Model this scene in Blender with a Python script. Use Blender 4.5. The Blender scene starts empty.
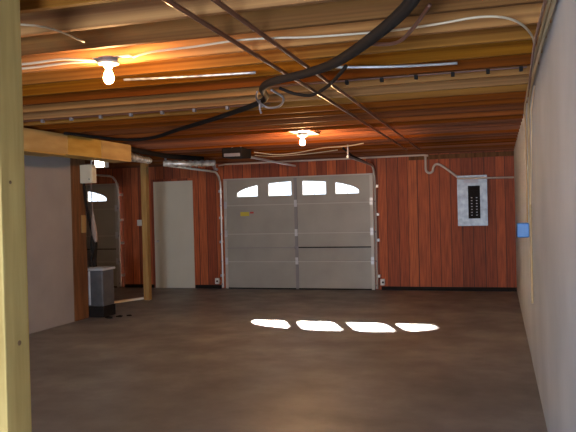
import bpy, bmesh, math, random
from mathutils import Vector, Matrix
random.seed(7)
C = bpy.context.scene.collection
S = bpy.context.scene

# ------------------------------------------------------------------ camera
# x runs along the back wall, y into the garage, z up
cam_d = bpy.data.cameras.new('camera'); cam = bpy.data.objects.new('camera', cam_d); C.objects.link(cam)
S.camera = cam
FPX = 690.0
cam_d.sensor_width = 36; cam_d.lens = 36 * FPX / 576
cam_d.clip_start = 0.05; cam_d.clip_end = 300
vp = Vector((210, 11, -FPX)).normalized()          # the garage's long axis as the camera sees it
roll = math.radians(1.27)
up = Vector((-math.sin(roll), math.cos(roll), 0)); up = (up - up.dot(vp) * vp).normalized()
rt = vp.cross(up)
cam.matrix_world = Matrix.Translation((0, 0, 1.6)) @ Matrix((rt, vp, up)).to_4x4()

# ------------------------------------------------------------------ sky, sun, daylight, exposure
w = bpy.data.worlds.new('sky'); S.world = w; w.use_nodes = True
w.node_tree.nodes['Background'].inputs[0].default_value = (0.75, 0.86, 1.0, 1)
w.node_tree.nodes['Background'].inputs[1].default_value = 3.0
sd = bpy.data.lights.new('sun', 'SUN'); sun = bpy.data.objects.new('sun', sd); C.objects.link(sun)
sd.energy = 260; sd.angle = 0.025; sd.color = (1, 0.94, 0.82)
sun.rotation_euler = Vector((1.84, -4.20, -2.05)).to_track_quat('-Z', 'Y').to_euler()
ad = bpy.data.lights.new('doorway_daylight', 'AREA'); al = bpy.data.objects.new('doorway_daylight', ad); C.objects.link(al)
ad.shape = 'RECTANGLE'; ad.size = 1.7; ad.size_y = 1.6; ad.energy = 500; ad.color = (0.70, 0.84, 1.0)
al.location = (-0.95, -2.95, 1.0); al.rotation_euler = (math.radians(78), 0, math.radians(-4))
BULB_1, BULB_2 = 950.0, 2300.0
S.view_settings.view_transform = 'Standard'; S.view_settings.look = 'None'
S.view_settings.exposure = 0.0; S.view_settings.gamma = 1; S.view_settings.use_curve_mapping = False
try: S.cycles.use_denoising = True
except Exception: pass

# ------------------------------------------------------------------ materials
def mat(name, col=(0.5, 0.5, 0.5), rough=0.6, metal=0.0, emit=None, strength=0):
    m = bpy.data.materials.new(name); m.use_nodes = True
    b = m.node_tree.nodes['Principled BSDF']
    b.inputs['Base Color'].default_value = (*col, 1); b.inputs['Roughness'].default_value = rough
    b.inputs['Metallic'].default_value = metal
    if emit:
        b.inputs['Emission Color'].default_value = (*emit, 1); b.inputs['Emission Strength'].default_value = strength
    return m
def nodes(m): return m.node_tree.nodes, m.node_tree.links, m.node_tree.nodes['Principled BSDF']
def ramp(N, stops):
    r = N.new('ShaderNodeValToRGB'); e = r.color_ramp.elements
    while len(e) < len(stops): e.new(0.5)
    for k, (p, c) in enumerate(stops): e[k].position = p; e[k].color = (*c, 1)
    return r
def mottled(name, c1, c2, scale, rough=0.7, stretch=(1, 1, 1), detail=6, metal=0.0, bump=0.0, vary=None):
    """noise between two colours; stretch makes grain; vary = brightness spread per object"""
    m = mat(name, c1, rough, metal); N, L, b = nodes(m)
    tc = N.new('ShaderNodeTexCoord'); mp = N.new('ShaderNodeMapping'); mp.inputs['Scale'].default_value = stretch
    oi = N.new('ShaderNodeObjectInfo')
    add = N.new('ShaderNodeVectorMath'); add.operation = 'ADD'
    sc = N.new('ShaderNodeMath'); sc.operation = 'MULTIPLY'; sc.inputs[1].default_value = 37.0
    L.new(oi.outputs['Random'], sc.inputs[0]); L.new(tc.outputs['Object'], add.inputs[0])
    if vary: L.new(sc.outputs[0], add.inputs[1])
    L.new(add.outputs[0], mp.inputs[0])
    n = N.new('ShaderNodeTexNoise'); n.inputs['Scale'].default_value = scale; n.inputs['Detail'].default_value = detail
    L.new(mp.outputs[0], n.inputs['Vector'])
    r = ramp(N, [(0.32, c1), (0.68, c2)]); L.new(n.outputs[0], r.inputs[0])
    out = r.outputs[0]
    if vary:
        h = N.new('ShaderNodeHueSaturation')
        mr = N.new('ShaderNodeMapRange'); mr.inputs['To Min'].default_value = vary[0]; mr.inputs['To Max'].default_value = vary[1]
        L.new(oi.outputs['Random'], mr.inputs['Value']); L.new(mr.outputs[0], h.inputs['Value'])
        m2 = N.new('ShaderNodeMath'); m2.operation = 'MULTIPLY'; m2.inputs[1].default_value = 7.31
        f2 = N.new('ShaderNodeMath'); f2.operation = 'FRACT'
        L.new(oi.outputs['Random'], m2.inputs[0]); L.new(m2.outputs[0], f2.inputs[0])
        ms = N.new('ShaderNodeMapRange'); ms.inputs['To Min'].default_value = 0.88; ms.inputs['To Max'].default_value = 1.12
        L.new(f2.outputs[0], ms.inputs['Value']); L.new(ms.outputs[0], h.inputs['Saturation'])
        L.new(out, h.inputs['Color']); out = h.outputs[0]
    L.new(out, b.inputs['Base Color'])
    if 'wood' in name: b.inputs['Specular IOR Level'].default_value = 0.12
    if bump:
        bp = N.new('ShaderNodeBump'); bp.inputs['Strength'].default_value = bump; bp.inputs['Distance'].default_value = 0.02
        L.new(n.outputs[0], bp.inputs['Height']); L.new(bp.outputs[0], b.inputs['Normal'])
    return m

JOIST = mottled('joist_wood', (0.14, 0.048, 0.009), (0.33, 0.145, 0.031), 1.3, 0.75, (0.13, 1, 22), vary=(0.6, 1.25))
JOIST_RED = mottled('red_lit_joist_wood', (0.12, 0.032, 0.009), (0.27, 0.078, 0.020), 1.3, 0.75, (0.13, 1, 22), vary=(0.6, 1.2))  # for far joists: red of lamp and bounced light put into the wood colour
SUBFLOOR = mottled('subfloor_wood', (0.30, 0.12, 0.04), (0.45, 0.20, 0.07), 2.0, 0.85, (6, 1, 1))
POST = mottled('post_wood', (0.40, 0.265, 0.09), (0.53, 0.37, 0.14), 2.2, 0.7, (9, 9, 0.7))
BROWNPOST = mottled('brown_post_wood', (0.30, 0.17, 0.055), (0.42, 0.25, 0.09), 2.2, 0.7, (9, 9, 0.7))
DARKPOST = mottled('dark_post_wood', (0.10, 0.045, 0.02), (0.19, 0.085, 0.035), 3, 0.8, (6, 6, 0.6))
BOXWOOD = mottled('beam_wood', (0.36, 0.21, 0.06), (0.50, 0.33, 0.11), 2.2, 0.5, (1, 1, 5), vary=(0.92, 1.08))
KNOT = mat('knot', (0.16, 0.08, 0.03), 0.8)
WALLGREY = mottled('grey_wall_paint', (0.40, 0.44, 0.49), (0.50, 0.54, 0.59), 1.3, 0.75, bump=0.05)
DRYWALL = mottled('left_wall_paint', (0.25, 0.225, 0.22), (0.31, 0.28, 0.265), 1.5, 0.8)
DOORPAINT = mottled('garage_door_paint', (0.34, 0.325, 0.29), (0.40, 0.385, 0.34), 2.0, 0.45)
DOORRIB = mat('garage_door_rib', (0.50, 0.48, 0.44), 0.4)
CENTRERIB = mat('door_centre_rib', (0.26, 0.25, 0.26), 0.45)
WHITEDOOR = mottled('white_door_paint', (0.62, 0.58, 0.47), (0.66, 0.62, 0.51), 2, 0.5)
STEEL = mat('galvanised_steel', (0.66, 0.67, 0.70), 0.35, 0.5)
TRACK = mat('track_steel', (0.55, 0.52, 0.48), 0.42, 0.6)
DULL = mat('dull_metal', (0.30, 0.28, 0.30), 0.5, 0.5)
FOIL = mottled('foil', (0.85, 0.85, 0.83), (0.32, 0.30, 0.28), 16, 0.25, metal=0.5, bump=0.6)
COPPER = mat('old_copper', (0.22, 0.10, 0.06), 0.3, 0.7)
BLACK = mat('black_rubber', (0.016, 0.013, 0.012), 0.75)
BROWNCABLE = mat('brown_cable', (0.13, 0.05, 0.03), 0.5)
ROMEX = mat('pale_cable', (0.52, 0.42, 0.30), 0.5)
TANCABLE = mat('tan_cable', (0.40, 0.30, 0.17), 0.6)
WHITEPLASTIC = mat('white_plastic', (0.80, 0.78, 0.74), 0.35)
CREAM = mat('cream_plastic', (0.68, 0.60, 0.44), 0.5)
PORCELAIN = mat('porcelain', (0.85, 0.82, 0.75), 0.25)
PVC = mat('pale_pipe', (0.62, 0.50, 0.42), 0.4)
BLUE = mat('blue_plastic', (0.03, 0.19, 0.55), 0.4)
PANEL = mottled('panel_steel', (0.20, 0.215, 0.24), (0.36, 0.38, 0.41), 9, 0.4, metal=0.25)
BINGREY = mottled('dark_grey_metal', (0.07, 0.07, 0.075), (0.12, 0.12, 0.13), 5, 0.4, metal=0.2)
YELLOW = mat('yellow_sticker', (0.62, 0.52, 0.06), 0.6)
RED = mat('red_sticker', (0.5, 0.06, 0.04), 0.6)
CARD = mat('brown_card', (0.34, 0.20, 0.07), 0.8)
RAG = mat('pale_cloth', (0.30, 0.22, 0.18), 0.9)
LIGHT_STREAK = mat('cream_light_streak', (0.9, 0.88, 0.74), 0.4)  # near-white colour standing for a streak of light on the floor
BULBM = mat('lit_bulb', (1, 0.9, 0.7), 0.4, 0, (1.0, 0.56, 0.24), BULB_1)
BULBM2 = mat('lit_bulb_far', (1, 0.9, 0.7), 0.4, 0, (1.0, 0.54, 0.22), BULB_2)

LAMPCOVER = mat('lit_lamp_cover', (0.9, 0.88, 0.8), 0.4, 0, (1.0, 0.86, 0.62), 45)

BLACK.node_tree.nodes['Principled BSDF'].inputs['Specular IOR Level'].default_value = 0.1

def concrete():
    m = mat('concrete_floor', (0.1, 0.08, 0.07), 0.4); N, L, b = nodes(m)
    tc = N.new('ShaderNodeTexCoord')
    n = N.new('ShaderNodeTexNoise'); n.inputs['Scale'].default_value = 0.9; n.inputs['Detail'].default_value = 10; n.inputs['Roughness'].default_value = 0.62
    L.new(tc.outputs['Object'], n.inputs['Vector'])
    r = ramp(N, [(0.3, (0.13, 0.125, 0.13)), (0.52, (0.20, 0.195, 0.20)), (0.75, (0.33, 0.32, 0.33))]); L.new(n.outputs[0], r.inputs[0])
    L.new(r.outputs[0], b.inputs['Base Color'])
    n2 = N.new('ShaderNodeTexNoise'); n2.inputs['Scale'].default_value = 2.2; n2.inputs['Detail'].default_value = 8
    L.new(tc.outputs['Object'], n2.inputs['Vector'])
    mr = N.new('ShaderNodeMapRange'); mr.inputs['From Min'].default_value = 0.3; mr.inputs['From Max'].default_value = 0.7
    mr.inputs['To Min'].default_value = 0.36; mr.inputs['To Max'].default_value = 0.6
    L.new(n2.outputs[0], mr.inputs['Value']); L.new(mr.outputs[0], b.inputs['Roughness'])
    bp = N.new('ShaderNodeBump'); bp.inputs['Strength'].default_value = 0.25; bp.inputs['Distance'].default_value = 0.01
    L.new(n2.outputs[0], bp.inputs['Height']); L.new(bp.outputs[0], b.inputs['Normal'])
    return m
FLOOR = concrete()

def siding():
    """vertical red-brown boards of uneven tone with dark joints, across x"""
    m = mat('red_board_wall', (0.3, 0.08, 0.03), 0.7); N, L, b = nodes(m)
    tc = N.new('ShaderNodeTexCoord'); sp = N.new('ShaderNodeSeparateXYZ'); L.new(tc.outputs['Object'], sp.inputs[0])
    wob = N.new('ShaderNodeTexNoise'); wob.noise_dimensions = '1D'; wob.inputs['Scale'].default_value = 2.3
    L.new(sp.outputs['X'], wob.inputs['W'])
    a1 = N.new('ShaderNodeMath'); a1.operation = 'MULTIPLY_ADD'; a1.inputs[1].default_value = 0.12
    L.new(wob.outputs[0], a1.inputs[0]); L.new(sp.outputs['X'], a1.inputs[2])
    dv = N.new('ShaderNodeMath'); dv.operation = 'DIVIDE'; dv.inputs[1].default_value = 0.20; L.new(a1.outputs[0], dv.inputs[0])
    fr = N.new('ShaderNodeMath'); fr.operation = 'FRACT'; L.new(dv.outputs[0], fr.inputs[0])
    fl = N.new('ShaderNodeMath'); fl.operation = 'FLOOR'; L.new(dv.outputs[0], fl.inputs[0])
    wn = N.new('ShaderNodeTexWhiteNoise'); wn.noise_dimensions = '1D'; L.new(fl.outputs[0], wn.inputs['W'])
    r = ramp(N, [(0.0, (0.26, 0.055, 0.018)), (0.5, (0.42, 0.092, 0.028)), (1.0, (0.56, 0.145, 0.045))]); L.new(wn.outputs[0], r.inputs[0])
    mp = N.new('ShaderNodeMapping'); mp.inputs['Scale'].default_value = (16, 1, 0.9); L.new(tc.outputs['Object'], mp.inputs[0])
    g = N.new('ShaderNodeTexNoise'); g.inputs['Scale'].default_value = 2.5; g.inputs['Detail'].default_value = 8; L.new(mp.outputs[0], g.inputs['Vector'])
    gr = ramp(N, [(0.3, (0.55, 0.5, 0.5)), (0.7, (1.15, 1.1, 1.05))]); L.new(g.outputs[0], gr.inputs[0])
    mx = N.new('ShaderNodeMix'); mx.data_type = 'RGBA'; mx.blend_type = 'MULTIPLY'; mx.inputs[0].default_value = 1
    L.new(r.outputs[0], mx.inputs[6]); L.new(gr.outputs[0], mx.inputs[7])
    gap = N.new('ShaderNodeMath'); gap.operation = 'LESS_THAN'; gap.inputs[1].default_value = 0.07; L.new(fr.outputs[0], gap.inputs[0])
    m2 = N.new('ShaderNodeMix'); m2.data_type = 'RGBA'; L.new(gap.outputs[0], m2.inputs[0]); L.new(mx.outputs[2], m2.inputs[6])
    m2.inputs[7].default_value = (0.09, 0.025, 0.012, 1)
    L.new(m2.outputs[2], b.inputs['Base Color'])
    return m
BOARDS = siding()

def glass():
    m = bpy.data.materials.new('window_glass'); m.use_nodes = True; N = m.node_tree.nodes; L = m.node_tree.links
    N.remove(N['Principled BSDF']); o = N['Material Output']
    t = N.new('ShaderNodeBsdfTransparent'); g = N.new('ShaderNodeBsdfGlossy'); g.inputs['Roughness'].default_value = 0.05
    mx = N.new('ShaderNodeMixShader'); mx.inputs[0].default_value = 0.06
    L.new(t.outputs[0], mx.inputs[1]); L.new(g.outputs[0], mx.inputs[2]); L.new(mx.outputs[0], o.inputs['Surface'])
    return m
GLASS = glass()

# ------------------------------------------------------------------ mesh helpers (world coordinates in, one object out)
class MB:
    def __init__(s): s.bm = bmesh.new()
    def box(s, x0, x1, y0, y1, z0, z1, bevel=0.0):
        x0, x1 = min(x0, x1), max(x0, x1); y0, y1 = min(y0, y1), max(y0, y1)
        r = bmesh.ops.create_cube(s.bm, size=1)
        for v in r['verts']:
            v.co = Vector(((x0 + x1) / 2 + v.co.x * (x1 - x0), (y0 + y1) / 2 + v.co.y * (y1 - y0), (z0 + z1) / 2 + v.co.z * (z1 - z0)))
        if bevel:
            es = list({e for v in r['verts'] for e in v.link_edges})
            bmesh.ops.bevel(s.bm, geom=es, offset=bevel, segments=2, affect='EDGES', profile=0.6)
        return s
    def prism(s, poly, y0, y1):
        """polygon in x,z pushed along y"""
        a = [s.bm.verts.new((x, y0, z)) for x, z in poly]; b = [s.bm.verts.new((x, y1, z)) for x, z in poly]
        n = len(poly); s.bm.faces.new(a); s.bm.faces.new(b[::-1])
        for i in range(n): s.bm.faces.new((a[i], b[i], b[(i + 1) % n], a[(i + 1) % n]))
        return s
    def tube(s, pts, r, seg=8, smooth=True, sub=6, flat=1.0):
        P = [Vector(p) for p in pts]
        if smooth and len(P) > 2:
            Q = []
            for i in range(len(P) - 1):
                p0, p1, p2, p3 = P[max(i - 1, 0)], P[i], P[i + 1], P[min(i + 2, len(P) - 1)]
                for k in range(sub):
                    t = k / sub
                    Q.append(0.5 * ((2 * p1) + (p2 - p0) * t + (2 * p0 - 5 * p1 + 4 * p2 - p3) * t * t + (3 * p1 - p0 - 3 * p2 + p3) * t ** 3))
            Q.append(P[-1]); P = Q
        rings = []; ref = Vector((0, 0, 1))
        for i, p in enumerate(P):
            d = (P[min(i + 1, len(P) - 1)] - P[max(i - 1, 0)]).normalized()
            a = ref - ref.dot(d) * d
            if a.length < 0.05: a = Vector((1, 0, 0)) - d.x * d
            a.normalize(); b = d.cross(a); ref = a
            rr = r(i / (len(P) - 1)) if callable(r) else r
            rings.append([s.bm.verts.new(p + (a * math.cos(q) * flat + b * math.sin(q)) * rr) for q in (2 * math.pi * k / seg for k in range(seg))])
        for A, B in zip(rings, rings[1:]):
            for k in range(seg): s.bm.faces.new((A[k], A[(k + 1) % seg], B[(k + 1) % seg], B[k]))
        s.bm.faces.new(rings[0][::-1]); s.bm.faces.new(rings[-1])
        return s
    def lathe(s, c, prof, seg=24, axis='Z'):
        """prof: (radius, height) pairs; about z or, for axis 'X' / 'Y', along that axis"""
        rings = []
        for r, h in prof:
            ring = []
            for k in range(seg):
                q = 2 * math.pi * k / seg; u, v = r * math.cos(q), r * math.sin(q)
                o = {'Z': (u, v, h), 'X': (h, u, v), 'Y': (v, h, u)}[axis]
                ring.append(s.bm.verts.new(Vector(c) + Vector(o)))
            rings.append(ring)
        for A, B in zip(rings, rings[1:]):
            for k in range(seg): s.bm.faces.new((A[k], A[(k + 1) % seg], B[(k + 1) % seg], B[k]))
        s.bm.faces.new(rings[0][::-1]); s.bm.faces.new(rings[-1])
        return s
    def build(s, name, m, parent=None, smooth=False, loc=None):
        bmesh.ops.recalc_face_normals(s.bm, faces=s.bm.faces)
        me = bpy.data.meshes.new(name)
        if parent is not None: loc = Vector((0, 0, 0)); base = world_loc(parent)
        else:
            if loc is None:
                vs = [v.co for v in s.bm.verts]
                loc = Vector(((min(v.x for v in vs) + max(v.x for v in vs)) / 2, (min(v.y for v in vs) + max(v.y for v in vs)) / 2, min(v.z for v in vs)))
            base = Vector(loc)
        for v in s.bm.verts: v.co -= base
        s.bm.to_mesh(me); s.bm.free(); me.materials.append(m)
        if smooth:
            for p in me.polygons: p.use_smooth = True
        o = bpy.data.objects.new(name, me); C.objects.link(o); o.location = loc
        if parent is not None: o.parent = parent
        return o
def world_loc(o):
    l = Vector(o.location)
    while o.parent: o = o.parent; l += o.location
    return l
def tag(o, label=None, cat=None, group=None, kind=None):
    if label: o['label'] = label
    if cat: o['category'] = cat
    if group: o['group'] = group
    if kind: o['kind'] = kind
    return o
def empty(name, loc, label=None, cat=None, group=None, kind=None):
    o = bpy.data.objects.new(name, None); C.objects.link(o); o.location = loc; o.empty_display_size = 0.1
    return tag(o, label, cat, group, kind)

# ------------------------------------------------------------------ the shell
D = 13.4; XR = 0.30; XP = -6.15; XL = -11.45; YF = -3.0; ZC = 2.6; ZS = 2.84
struct = lambda o: tag(o, kind='structure')
struct(MB().box(XL - .15, XR + .15, YF - .15, D + .15, -0.12, 0).build('floor', FLOOR, loc=(0, 0, 0)))
ceil = struct(MB().box(XL - .15, XR + .15, YF - .15, D + .15, ZS, ZS + .05).build('ceiling', SUBFLOOR, loc=(0, 0, ZS)))
ys = []; y = YF + 0.25
while y < D - 0.1: ys.append(y); y += 0.40
for k, yy in enumerate(ys):
    zb = ZC + (random.random() - 0.5) * 0.012
    mb = MB().box(XL, XR, yy - .019, yy + .019, zb, ZS)
    mb.build('joist', JOIST_RED if random.random() < (yy - 4.0) / 4.0 else JOIST, ceil)
struct(MB().box(XR, XR + .15, YF, D, 0, ZS).build('wall_right', WALLGREY, loc=(XR, 0, 0)))
struct(MB().box(XP - .12, XP, YF, 9.0, 0, ZC - .012).build('wall_left', DRYWALL, loc=(XP, 0, 0)))
struct(MB().box(XL - .15, XL, YF, D, 0, ZS).build('wall_outer_left', DRYWALL, loc=(XL, 0, 0)))
# wall behind the camera, with its wide doorway
mb = MB().box(XL, -3.1, YF - .15, YF, 0, ZS).box(-0.1, XR, YF - .15, YF, 0, ZS).box(-3.1, -.1, YF - .15, YF, 2.3, ZS)
struct(mb.build('wall_front', DRYWALL, loc=(0, YF, 0)))
# back wall of boards round three openings
D1 = (-5.45, -2.32); D2 = (-11.07, -7.94); D3 = (-7.10, -6.17); HD = 2.28
mb = MB()
for a, b in ((XL, D2[0] + .06), (D2[1] - .06, D3[0]), (D3[1], D1[0] + .06), (D1[1] - .06, XR)): mb.box(a, b, D, D + .12, 0, ZS)
for a, b in ((D2[0] + .06, D2[1] - .06), (D1[0] + .06, D1[1] - .06)): mb.box(a, b, D, D + .12, HD - .05, ZS)
mb.box(D3[0], D3[1], D, D + .12, HD, ZS)
struct(mb.build('wall_back', BOARDS, loc=(0, D, 0)))
mb = MB()
for a, b in ((D2[1] + .12, D3[0] - .02), (D3[1] + .02, D1[0] - .12), (D1[1] + .12, XR)): mb.box(a, b, D - .05, D, 0, .07)
struct(mb.build('baseboard_back', BLACK, loc=(0, D, 0)))
struct(MB().box(-1.62, XR, D - .06, D, 2.50, 2.585).build('trim_1', DARKPOST))

# white flush door in the back wall
d3 = empty('door_3', (-6.635, D, 0), kind='structure')
MB().box(D3[0], D3[1], D - .01, D + .035, 0.0, HD, .004).build('door_leaf', WHITEDOOR, d3)
MB().box(D3[0] - .05, D3[0], D - .02, D, 0, HD + .05).box(D3[1], D3[1] + .05, D - .02, D, 0, HD + .05).box(D3[0], D3[1], D - .02, D, HD, HD + .05).build('door_frame', BOARDS, d3)
MB().lathe((D3[0] + .09, D - .01, 1.0), [(.025, 0), (.025, -.01), (.01, -.015), (.01, -.04), (.024, -.05), (.026, -.065), (.015, -.08)], 16, 'Y').build('door_knob', STEEL, d3, True)

# ------------------------------------------------------------------ sectional garage doors
def garage_door(name, X0, X1, full=True):
    r = empty(name, ((X0 + X1) / 2, D, 0), kind='structure')
    cx = (X0 + X1) / 2; y0, y1 = D - .055, D - .015
    zs = [0.0, 0.575, 1.145, 1.735, HD]
    # window outlines, sunburst arch over the four lights
    za = 1.885; tops = lambda t: 1.90 + 0.30 * math.sqrt(max(0, 1 - (t / 1.325) ** 2))
    wins = [(-1.28, -.80), (-.60, -.08), (.12, .64), (.80, 1.30)]
    for i in range(4):
        z0, z1 = zs[i], zs[i + 1]
        mb = MB()
        if i < 3: mb.box(X0, X1, y0, y1, z0, z1, .003)
        else:
            edges = [X0 - cx] + [e for w_ in wins for e in w_] + [X1 - cx]
            for k in range(0, len(edges), 2): mb.box(cx + edges[k], cx + edges[k + 1], y0, y1, z0, z1)
            for a, b in wins:
                mb.box(cx + a, cx + b, y0, y1, z0, za); n = 8
                for q in range(n):
                    p0, p1 = a + (b - a) * q / n, a + (b - a) * (q + 1) / n
                    mb.prism([(cx + p0, tops(p0)), (cx + p1, tops(p1)), (cx + p1, z1), (cx + p0, z1)], y0, y1)
        sec = mb.build('door_section', DOORPAINT, r)
        MB().box(X0, X1, y0 - .010, y0, z1 - .024, z1 - .004).build('top_rail', DOORRIB, sec)
        for sx in (X0 + .035, cx - .01, X1 - .035):
            MB().box(sx - .03, sx + .03, y0 - .02, y0, z0 + .004, z1 - .032).build('stile', CENTRERIB if sx == cx - .01 else DOORRIB, sec)
        if i < 3:
            for sx in (X0 + .04, cx - .01, X1 - .04):
                h = MB().box(sx - .03, sx + .03, y0 - .026, y0 - .018, z1 - .07, z1 + .07)
                h.lathe((sx - .028, y0 - .032, z1), [(.009, 0), (.009, .056)], 10, 'X')
                h.build('hinge', STEEL, r)
    # panes and their frames
    for a, b in wins:
        pr = [(cx + a, za)] + [(cx + b, za)] + [(cx + b - (b - a) * q / 8, tops(b - (b - a) * q / 8)) for q in range(9)]
        f = MB(); ctr = Vector((cx + (a + b) / 2, 0, 2.02))
        n = len(pr)
        for q in range(n):
            (xa, z_a), (xb, z_b) = pr[q], pr[(q + 1) % n]
            ia = ((xa - ctr.x) * .93 + ctr.x, (z_a - ctr.z) * .88 + ctr.z); ib = ((xb - ctr.x) * .93 + ctr.x, (z_b - ctr.z) * .88 + ctr.z)
            f.prism([(xa, z_a), (xb, z_b), ib, ia], y0 - .006, y1 + .006)
        fr = f.build('window_frame', DOORRIB, r)
        MB().prism(pr, D - .037, D - .033).build('pane', GLASS, fr)
        zt = tops((a + b) / 2)
        MB().box(cx + (a + b) / 2 - .006, cx + (a + b) / 2 + .006, D - .045, D - .038, za, zt).build('muntin', DOORRIB, fr)
    MB().box(X0, X1, D - .07, D - .0, 0.0, .025).build('bottom_seal', BLACK, r)
    # lock bar and its handle
    MB().box(cx + .02, X1 - .06, y0 - .034, y0 - .022, .835, .855).build('lock_bar', BLACK, r)
    MB().box(X0 + .06, cx - .06, y0 - .034, y0 - .022, .840, .850).build('lock_bar', DULL, r)
    MB().lathe((cx - .01, y0 - .03, .845), [(.045, 0), (.045, -.012), (.012, -.02), (.012, -.05)], 16, 'Y').build('lock_handle', DULL, r)
    # tracks, rollers, brackets
    for sgn, xt in ((-1, X0 - .045), (1, X1 + .045)):
        pts = [(xt, D - .11, .03), (xt, D - .11, 2.05)]
        arc = [(xt, D - .11 - .32 * (1 - math.cos(t)), 2.10 + .32 * math.sin(t)) for t in (0, .4, .8, 1.2, 1.571)]
        MB().tube(pts + arc + [(xt, D - 2.6, 2.43)], .022, 8, False).build('track', TRACK, r)
        for zb in (.25, .95, 1.45, 2.0):
            MB().box(xt - .02 + .035 * sgn, xt + .02 + .035 * sgn, D - .10, D - .0, zb, zb + .05).build('track_bracket', STEEL, r)
        for zb in (.1, .57, 1.14, 1.73, 2.2):
            MB().lathe((xt - .012, D - .11, zb), [(.026, -.01), (.026, .02)], 14, 'X').build('roller', DULL, r)
        MB().box(xt - .01, xt + .01, D - 2.58, D - 2.54, 2.43, ZC + .02).build('track_hanger', DULL, r)
    return r
g1 = garage_door('door_1', *D1)
g2 = garage_door('door_2', *D2)
MB().box(-5.09, -4.90, D - .058, D - .0555, 1.50, 1.585).build('yellow_sticker', YELLOW, g1)
MB().box(-4.88, -4.80, D - .058, D - .0555, 1.55, 1.585).build('red_sticker', RED, g1)

# safety sensors low beside door one
for k, (xx, side) in enumerate(((D1[0] - .17, 'left'), (D1[1] + .16, 'right'))):
    r = empty('safety_sensor', (xx, D - .05, .08), 'small white safety sensor low on the wall, %s of the big garage door' % side, 'sensor', 'garage door safety sensors')
    MB().box(xx - .05, xx + .03, D - .12, D - .05, .10, .22, .008).build('housing', WHITEPLASTIC, r)
    MB().box(xx - .02, xx + .02, D - .08, D, .14, .17).build('bracket', STEEL, r)
    MB().lathe((xx + .0, D - .12, .16), [(.02, 0), (.02, -.012), (.01, -.014)], 14, 'Y').build('lens', BLACK, r)

# ------------------------------------------------------------------ posts and beam
def knots(parent, spots):
    for (x, y, z, ax, rr) in spots:
        MB().lathe((x, y, z), [(rr, -.001), (rr * .95, .0015), (rr * .3, .002)] if ax == 'X' else [(rr, .001), (rr * .95, -.0015), (rr * .3, -.002)], 16, ax).build('knot', KNOT, parent)
p = MB().box(-2.165, -2.01, 2.44, 2.60, 0, ZC - .01, .006).build('support_post', POST)
tag(p, 'thick pale timber post close to the camera, cut by the left edge of the view', 'post')
knots(p, [(-2.08, 2.44, 1.21, 'Y', .013), (-2.01, 2.53, 1.05, 'X', .012), (-2.01, 2.50, 1.75, 'X', .008), (-2.10, 2.44, 1.90, 'Y', .009)])
p = MB().box(-6.31, -6.20, 11.42, 11.53, 0, ZC - .01, .006).build('support_post', BROWNPOST)
tag(p, 'slim timber post standing free before the white flush door', 'post')
p = MB().box(-6.28, -6.135, 9.003, 9.36, 0, ZC - .01, .006).build('support_post', DARKPOST)
tag(p, 'dark brown timber post closing the end of the left wall', 'post')
bm_ = empty('ceiling_beam', (-5.0, 8.0, 2.34), 'golden boxed wooden beam hung under the joists along the left wall', 'beam')
for k, (a, b) in enumerate(((4.6, 7.28), (7.286, 8.02), (8.026, 8.80))):
    MB().box(-5.30, -5.0, a, b, 2.345, ZC - .012, .004).build('beam_board', BOXWOOD, bm_)
MB().box(-5.31, -4.985, 4.6, 7.2, 2.325, 2.345).build('bottom_strip', BOXWOOD, bm_)

# ------------------------------------------------------------------ bulbs in porcelain holders
def bulb(x, y, m, label, yp):
    r = empty('light_bulb_fixture', (x, y, ZC), label, 'light fixture', 'bare bulb ceiling fixtures')
    z = ZC - .004
    MB().lathe((x, y, z), [(.062, 0), (.064, -.024), (.055, -.028)], 8).build('junction_box', DULL, r)
    MB().box(x - .10, x + .16, y - .025 - yp, y + .025 + yp, z - .006, z).build('hanger_plate', STEEL, r)
    MB().lathe((x, y, z - .028), [(.070, 0), (.072, -.010), (.055, -.018), (.03, -.024), (.026, -.036), (.02, -.038)], 24).build('lamp_holder', PORCELAIN, r, True)
    zz = z - .066
    MB().lathe((x, y, zz), [(.013, .012), (.014, -.005), (.020, -.022), (.029, -.042), (.0325, -.062), (.030, -.080), (.020, -.094), (.006, -.100)], 24).build('bulb', m, r, True)
    return r
bulb(-2.345, 3.87, BULBM, 'lit bare bulb in a porcelain holder, the nearer one at upper left', 0)
bulb(-2.40, 8.60, BULBM2, 'lit bare bulb in a porcelain holder, the farther one above the garage door', .25)

# ------------------------------------------------------------------ pipes and cables under the joists
def run(name, pts, rad, m, label, cat, group=None, seg=8, smooth=True, flat=1.0):
    o = MB().tube(pts, rad, seg, smooth, flat=flat).build(name, m, smooth=True)
    return tag(o, label, cat, group)
for x, side, y0 in ((-1.415, 'left', YF + .1), (-1.215, 'right', YF + .1)):
    run('copper_pipe', [(x, y0, 2.562), (x + .01, 6, 2.560), (x - .02, 11.6, 2.562)], .013, COPPER,
        '%s of the two straight dark pipes running lengthwise under the joists' % side, 'pipe', 'pair of dark pipes', smooth=False)
hz = 2.52
run('black_hose', [(-.20, 2.6, 2.54), (-.40, 3.28, 2.53), (-.85, 4.0, 2.49), (-1.16, 4.36, 2.495), (-1.50, 4.62, 2.505), (-1.72, 5.05, 2.54), (-1.95, 5.72, 2.56),
                   (-2.67, 6.45, 2.55), (-3.43, 7.1, 2.54), (-4.1, 7.75, 2.545), (-4.60, 7.9, 2.56), (-4.85, 7.0, 2.57)],
    lambda t: .034 - .016 * t, BLACK, 'thick black hose drooping diagonally across the ceiling from upper right to the left beam', 'hose', seg=10)
run('cable_loop', [(-.29, 3.35, 2.56), (-.40, 3.6, 2.52), (-.52, 3.8, 2.50), (-.72, 3.88, 2.53), (-.80, 3.95, 2.53)], .010, BROWNCABLE, 'dark brown cable looping off the thick hose near the top edge', 'cable')
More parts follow.
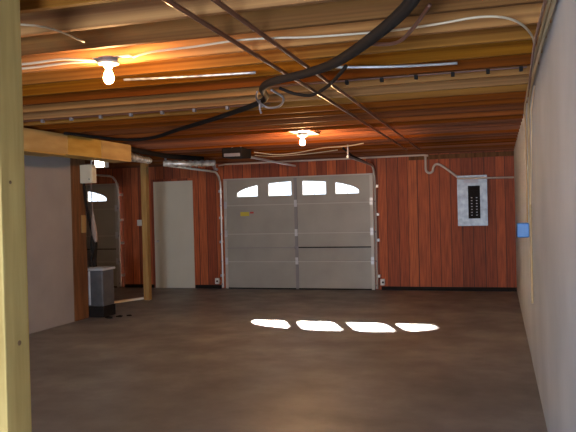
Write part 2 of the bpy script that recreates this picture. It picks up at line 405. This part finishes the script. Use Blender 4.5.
run('cable_loop', [(-.86, 4.1, 2.46), (-.98, 4.35, 2.44), (-1.12, 4.65, 2.44), (-1.28, 4.85, 2.43), (-1.42, 4.9, 2.46), (-1.52, 4.85, 2.50)], .012, BLACK, 'black cable sagging below the hose between the two dark pipes', 'cable')
run('cable_loop', [(-1.60, 4.9, 2.50), (-1.57, 5.1, 2.47), (-1.66, 5.3, 2.44), (-1.80, 5.4, 2.45), (-1.85, 5.3, 2.50), (-1.78, 5.1, 2.53)], .009, DULL, 'small grey cable curl hanging at the bend of the black hose', 'cable')
run('cable_end', [(-1.90, 5.5, 2.53), (-1.90, 5.5, 2.46), (-1.885, 5.49, 2.42)], .009, DULL, 'short grey cable end pointing down under the black hose bend', 'cable')
run('pale_cable', [(-3.4, 3.70, 2.585), (-2.9, 3.74, 2.575), (-2.6, 3.76, 2.585), (-2.43, 3.85, 2.58)], .008, ROMEX, 'upper of two pale cables reaching the near bulb from the left', 'cable', 'pale cables left of the near bulb')
run('pale_cable', [(-3.4, 3.80, 2.58), (-2.95, 3.83, 2.57), (-2.6, 3.84, 2.58), (-2.43, 3.88, 2.58)], .008, ROMEX, 'lower of two pale cables reaching the near bulb from the left', 'cable', 'pale cables left of the near bulb')
run('pale_cable', [(-2.16, 3.86, 2.58), (-2.0, 3.80, 2.585), (-1.7, 3.77, 2.584), (-1.42, 3.74, 2.587), (-1.2, 3.77, 2.587), (-1.0, 3.80, 2.58), (-.59, 3.84, 2.58), (-.3, 3.76, 2.57), (-.07, 3.72, 2.575), (.08, 3.80, 2.57), (.18, 4.05, 2.56), (.235, 4.5, 2.56), (.26, 5.5, 2.56)], .0065, ROMEX,
    'long pale cable crossing the ceiling from the near bulb to the right wall', 'cable')
run('thin_cable', [(-2.45, 2.9, 2.58), (-2.25, 3.1, 2.59), (-2.23, 3.43, 2.585)], .005, ROMEX, 'thin pale cable at the upper left above the near bulb', 'cable')
run('shiny_conduit', [(-2.6, 4.50, 2.585), (-2.1, 4.54, 2.575), (-1.62, 4.62, 2.58)], .009, FOIL, 'dull silvery conduit right of the near bulb, ending at the hose', 'conduit', 'silvery conduits across the ceiling')
run('shiny_conduit', [(-1.06, 4.66, 2.578), (-.7, 4.72, 2.562), (-.4, 4.86, 2.578), (-.25, 4.92, 2.588)], .009, STEEL, 'bright silvery conduit on the ceiling right of the hose', 'conduit', 'silvery conduits across the ceiling')
# stapled dark cable on a joist
sc_ = empty('stapled_cable', (-.3, 5.28, 2.56), 'thin dark cable pinned along a joist toward the right wall with dark staples', 'cable')
MB().tube([(-1.8, 5.26, 2.59), (-.9, 5.27, 2.592), (.22, 5.28, 2.59)], .007, 6, False).build('cable_run', BROWNCABLE, sc_)
for x in (-1.1, -.83, -.57, -.30, -.05, .18): MB().box(x - .013, x + .013, 5.25, 5.29, 2.562, 2.594, .003).build('staple', BLACK, sc_)
sc2 = empty('stapled_cable', (-4.0, 6.08, 2.56), 'thin dark cable pinned along a joist in the shadow left of the hose', 'cable')
MB().tube([(-5.0, 6.07, 2.59), (-3.4, 6.08, 2.592), (-2.0, 6.08, 2.59)], .007, 6, False).build('cable_run', BROWNCABLE, sc2)
for k in range(9): x = -4.8 + k * .34; MB().box(x - .013, x + .013, 6.05, 6.09, 2.562, 2.594, .003).build('staple', DULL, sc2)

# cables down the right wall
wx = XR - .014
run('wall_cable', [(wx - .01, 3.2, 2.56), (wx - .015, 5.0, 2.555), (wx, 6.4, 2.54), (wx, 6.75, 2.42), (wx, 6.76, 1.9), (wx, 6.77, 1.0), (wx, 6.77, .68)], .011, TANCABLE,
    'tan cable dropping down the right wall, the longest, ending low', 'cable', 'cables down the right wall')
run('wall_cable', [(wx - .03, 3.4, 2.575), (wx - .03, 5.2, 2.57), (wx - .01, 7.3, 2.55), (wx, 7.45, 2.4), (wx, 7.48, 1.9), (wx, 7.5, 1.415)], .009, TANCABLE,
    'tan cable on the right wall that ends at the blue box', 'cable', 'cables down the right wall')
run('wall_cable', [(wx - .0, 5.6, 2.50), (wx, 6.1, 2.40), (wx, 6.25, 2.2), (wx, 6.4, 1.9), (wx, 6.7, 1.6)], .006, ROMEX,
    'thin pale cable curving down the right wall beside the tan ones', 'cable', 'cables down the right wall')
run('wall_cable', [(wx - .05, 3.3, 2.56), (wx - .06, 4.2, 2.55), (wx - .05, 5.0, 2.53), (wx - .03, 5.8, 2.52)], .008, BROWNCABLE,
    'dark cable tucked along the top corner of the right wall', 'cable', 'cables down the right wall')
bb = empty('outlet_box', (XR, 7.5, 1.27), 'bright blue electrical box on the right wall', 'electrical box')
MB().box(XR - .12, XR, 7.44, 7.56, 1.26, 1.41, .015).build('box_body', BLUE, bb)
MB().box(XR - .115, XR - .006, 7.428, 7.442, 1.268, 1.402, .004).build('cover_plate', BLUE, bb)

# ------------------------------------------------------------------ above the garage door
run('conduit', [(-5.55, D - .05, 2.56), (-5.40, D - .06, 2.585), (-1.35, D - .08, 2.585), (-1.25, D - .08, 2.57)], .018, PVC, 'pale conduit running level above the garage door along the back wall', 'conduit', smooth=False)
jp = [(-1.30, D - .07, 2.56), (-1.30, D - .07, 2.34), (-1.285, D - .07, 2.27), (-1.23, D - .07, 2.24), (-1.175, D - .07, 2.27), (-1.155, D - .07, 2.35), (-1.10, D - .07, 2.40), (-.99, D - .07, 2.36), (-.70, D - .07, 2.13)]
run('drain_pipe', jp, .022, PVC, 'pale pipe with a J-shaped trap hooking toward the breaker panel', 'pipe')
run('conduit', [(-.72, D - .15, 2.11), (XR - .01, D - .15, 2.10)], .016, PVC, 'pale level conduit from the breaker panel to the right wall', 'conduit', smooth=False)

# garage door motor of door one, dark
op = empty('garage_door_motor', (-3.87, 10.1, 2.40), 'dark garage door motor hung from the joists with pale cables beside it', 'garage door opener', 'garage door motors')
MB().box(-4.04, -3.70, 9.85, 10.25, 2.43, 2.58, .02).build('motor_housing', BLACK, op)
MB().box(-4.00, -3.74, 9.83, 9.86, 2.44, 2.49, .008).build('lamp_cover', DULL, op)
for hx in (-3.95, -3.81): MB().box(hx, hx + .02, 10.04, 10.06, 2.53, ZC + .02).build('hanger', STEEL, op)
MB().box(-3.885, -3.855, 10.25, D - .12, 2.47, 2.50).build('rail', STEEL, op)
run('pale_cable', [(-3.67, 10.3, 2.53), (-3.4, 10.6, 2.50), (-3.1, 10.7, 2.52), (-2.6, 10.5, 2.56), (-2.2, 10.3, 2.55), (-1.9, 10.2, 2.57)], .008, ROMEX, 'pale cable wandering along the ceiling from the dark door motor to the right', 'cable')
run('pale_cable', [(-3.66, 10.30, 2.48), (-3.5, 10.8, 2.49), (-3.0, 11.1, 2.53), (-2.5, 11.1, 2.57)], .006, ROMEX, 'short pale cable from the dark door motor ending above the door', 'cable')
run('angle_brace', [(-2.42, 11.15, 2.60), (-2.36, 11.6, 2.50), (-2.30, 12.9, 2.43)], .018, BLACK, 'dark slanted metal brace above the right end of the garage door', 'brace', smooth=False)
op2 = empty('utility_light', (-6.27, 10.05, 2.36), 'small white boxy lit lamp under the joists beside the cream box', 'light fixture')
MB().box(-6.36, -6.17, 9.98, 10.12, 2.38, 2.52, .015).build('housing', WHITEPLASTIC, op2)
MB().box(-6.345, -6.185, 9.965, 9.982, 2.39, 2.50, .006).build('lit_cover', LAMPCOVER, op2)
MB().box(-6.28, -6.26, 10.04, 10.06, 2.515, ZC + .012).build('hanger', STEEL, op2)

# foil ducts and pipes between beam and garage door
fd = lambda t: .053 + .010 * math.sin(t * 60)
run('foil_duct', [(-5.15, 8.82, 2.43), (-5.12, 9.0, 2.44), (-5.18, 9.4, 2.43), (-5.25, 9.8, 2.44)], fd, FOIL, 'crumpled silver foil duct leaving the far end of the golden beam', 'duct', 'silver foil ducts', seg=14)
run('foil_duct', [(-5.36, 10.5, 2.435), (-5.05, 10.6, 2.425), (-4.8, 10.8, 2.43), (-4.62, 10.95, 2.44)], fd, FOIL, 'crumpled silver foil duct hanging above the white flush door', 'duct', 'silver foil ducts', seg=14)
run('dark_duct', [(-5.1, 8.86, 2.545), (-5.2, 9.8, 2.55), (-5.25, 10.5, 2.553), (-5.0, 11.3, 2.553)], .040, BLACK, 'dark flexible duct above the silver foil ducts beyond the beam', 'duct', seg=12)
run('grey_pipe', [(-4.68, 11.05, 2.43), (-5.2, 12.3, 2.44), (-5.45, 13.0, 2.46)], .03, DULL, 'grey pipe leading from the foil duct to the garage door track', 'pipe')
run('thin_conduit', [(-5.98, 9.30, 2.375), (-5.95, 9.36, 2.48), (-5.6, 9.6, 2.45), (-5.36, 9.62, 2.42)], .012, STEEL, 'thin shiny conduit between the cream box and the foil duct', 'conduit')

# ------------------------------------------------------------------ on the back wall
ep = empty('breaker_panel', (-.45, D, 1.25), 'grey metal breaker panel on the red board wall with a dark column of switches', 'breaker panel')
px0, px1, pz0, pz1 = -.71, -.20, 1.24, 2.15
MB().box(px0, px1, D - .10, D - .001, pz0, pz1).build('panel_box', PANEL, ep)
cv = MB().box(px0 - .015, -.53, D - .115, D - .10, pz0 - .015, pz1 + .015).box(-.315, px1 + .015, D - .115, D - .10, pz0 - .015, pz1 + .015)
cv.box(-.53, -.315, D - .115, D - .10, 1.97, pz1 + .015).box(-.53, -.315, D - .115, D - .10, pz0 - .015, 1.36).build('cover', PANEL, ep)
MB().box(-.53, -.315, D - .105, D - .099, 1.36, 1.97).build('inner_plate', BLACK, ep)
for k in range(10):
    z = 1.40 + k * .054
    if k in (7,): continue
    for x in (-.505, -.415):
        b_ = MB().box(x, x + .078, D - .118, D - .104, z, z + .046, .002).build('breaker', BLACK, ep)
        if k < 8: MB().box(x + .025, x + .052, D - .128, D - .118, z + .015, z + .03).build('toggle', DULL, b_)
MB().box(-.60, -.34, D - .122, D - .114, 2.02, 2.10).build('label_plate', DULL, ep)
lw = empty('light_switch', (-7.45, D, 1.35), 'small pale light switch plate on the red wall by the free-standing post', 'light switch')
MB().box(-7.51, -7.39, D - .012, D, 1.34, 1.47, .003).build('wall_plate', WHITEPLASTIC, lw)
MB().box(-7.46, -7.44, D - .022, D - .012, 1.39, 1.42).build('toggle', WHITEPLASTIC, lw)

# ------------------------------------------------------------------ by the dark post
cb = empty('electrical_box', (-6.0, 9.3, 2.10), 'cream electrical box fixed to the dark post under the beam', 'electrical box')
MB().box(-6.135, -5.92, 9.22, 9.34, 2.09, 2.375, .008).build('box_body', CREAM, cb)
MB().box(-6.12, -5.935, 9.208, 9.222, 2.10, 2.365, .004).build('box_door', CREAM, cb)
MB().lathe((-5.965, 9.208, 2.15), [(.009, 0), (.009, -.006)], 10, 'Y').build('latch', BLACK, cb)
run('drop_cord', [(-6.09, 9.26, 2.09), (-6.10, 9.30, 1.85), (-6.07, 9.33, 1.55), (-6.04, 9.36, 1.35), (-6.0, 9.38, 1.15), (-6.06, 9.38, .95), (-6.1, 9.39, .80)], .02, BLACK, 'black cord curving down from the cream box to the bin', 'cord')
cd_ = MB().box(-6.125, -6.105, 9.20, 9.32, 1.33, 1.60, .004).build('cardboard_piece', CARD); cd_.parent = None
tag(cd_, 'small brown card pinned behind the black cord on the dark post', 'card')
mb = MB()
mb.tube([(-5.985, 9.28, 2.088), (-5.985, 9.29, 1.9), (-5.98, 9.30, 1.66), (-5.97, 9.30, 1.45), (-5.95, 9.30, 1.28), (-5.93, 9.30, 1.18)], lambda t: .008 if t < .42 else .015 + .03 * math.sin((t - .42) * 5.2), 10, flat=.5)
tag(mb.build('hanging_rag', RAG, smooth=True), 'pale brown rag hanging by a thin cord from the cream box', 'rag')
mb = MB().tube([(-6.10, 9.50, 1.28), (-6.10, 9.50, 1.08), (-6.09, 9.50, .92), (-6.09, 9.50, .785)], lambda t: .055 + .02 * math.sin(t * 6), 12, flat=.6)
tag(mb.build('black_bag', BLACK, smooth=True), 'black cloth bag hanging just above the tall grey bin', 'bag')
tb = empty('trash_bin', (-6.07, 9.58, 0), 'tall dark grey metal bin with a pale rimmed lid beside the dark post', 'bin')
MB().box(-6.24, -5.91, 9.42, 9.75, 0.17, .73, .02).build('bin_body', BINGREY, tb)
MB().box(-6.25, -5.90, 9.41, 9.76, 0.0, .17, .012).build('base', BLACK, tb)
MB().box(-6.255, -5.89, 9.40, 9.77, .73, .765, .008).build('lid', STEEL, tb)
MB().box(-6.16, -6.13, 9.405, 9.42, .19, .72, .004).build('highlight_strip', STEEL, tb)  # steel strip standing for the bright vertical highlight on the bin

# ------------------------------------------------------------------ on the floor
o = MB().prism([(0, 0), (1, 0), (1, .035), (0, .035)], 0, .09).build('floor_light_streak', LIGHT_STREAK, loc=(0, 0, 0))  # flat strip added to stand for a bright streak of light
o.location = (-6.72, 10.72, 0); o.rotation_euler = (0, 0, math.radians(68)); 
tag(o, 'cream strip added on the floor in place of a streak of light, between the bin and the free post', 'strip')
def scrap(x, y, s, label):
    bm = bmesh.new(); bmesh.ops.create_icosphere(bm, subdivisions=2, radius=s)
    for v in bm.verts: v.co.x *= 1.6; v.co *= random.uniform(.75, 1.15); v.co.z = max(v.co.z * .45, -s * .3)
    me = bpy.data.meshes.new('rag_scrap'); bm.to_mesh(me); bm.free(); me.materials.append(BLACK)
    o = bpy.data.objects.new('rag_scrap', me); C.objects.link(o); o.location = (x, y, s * .3)
    tag(o, label, 'scrap', 'dark scraps on the floor')
scrap(-5.78, 9.35, .045, 'dark scrap on the floor right beside the grey bin')
scrap(-5.68, 9.50, .038, 'dark scrap on the floor, the middle of three by the bin')
scrap(-5.58, 9.62, .030, 'dark scrap on the floor, farthest of three from the bin')
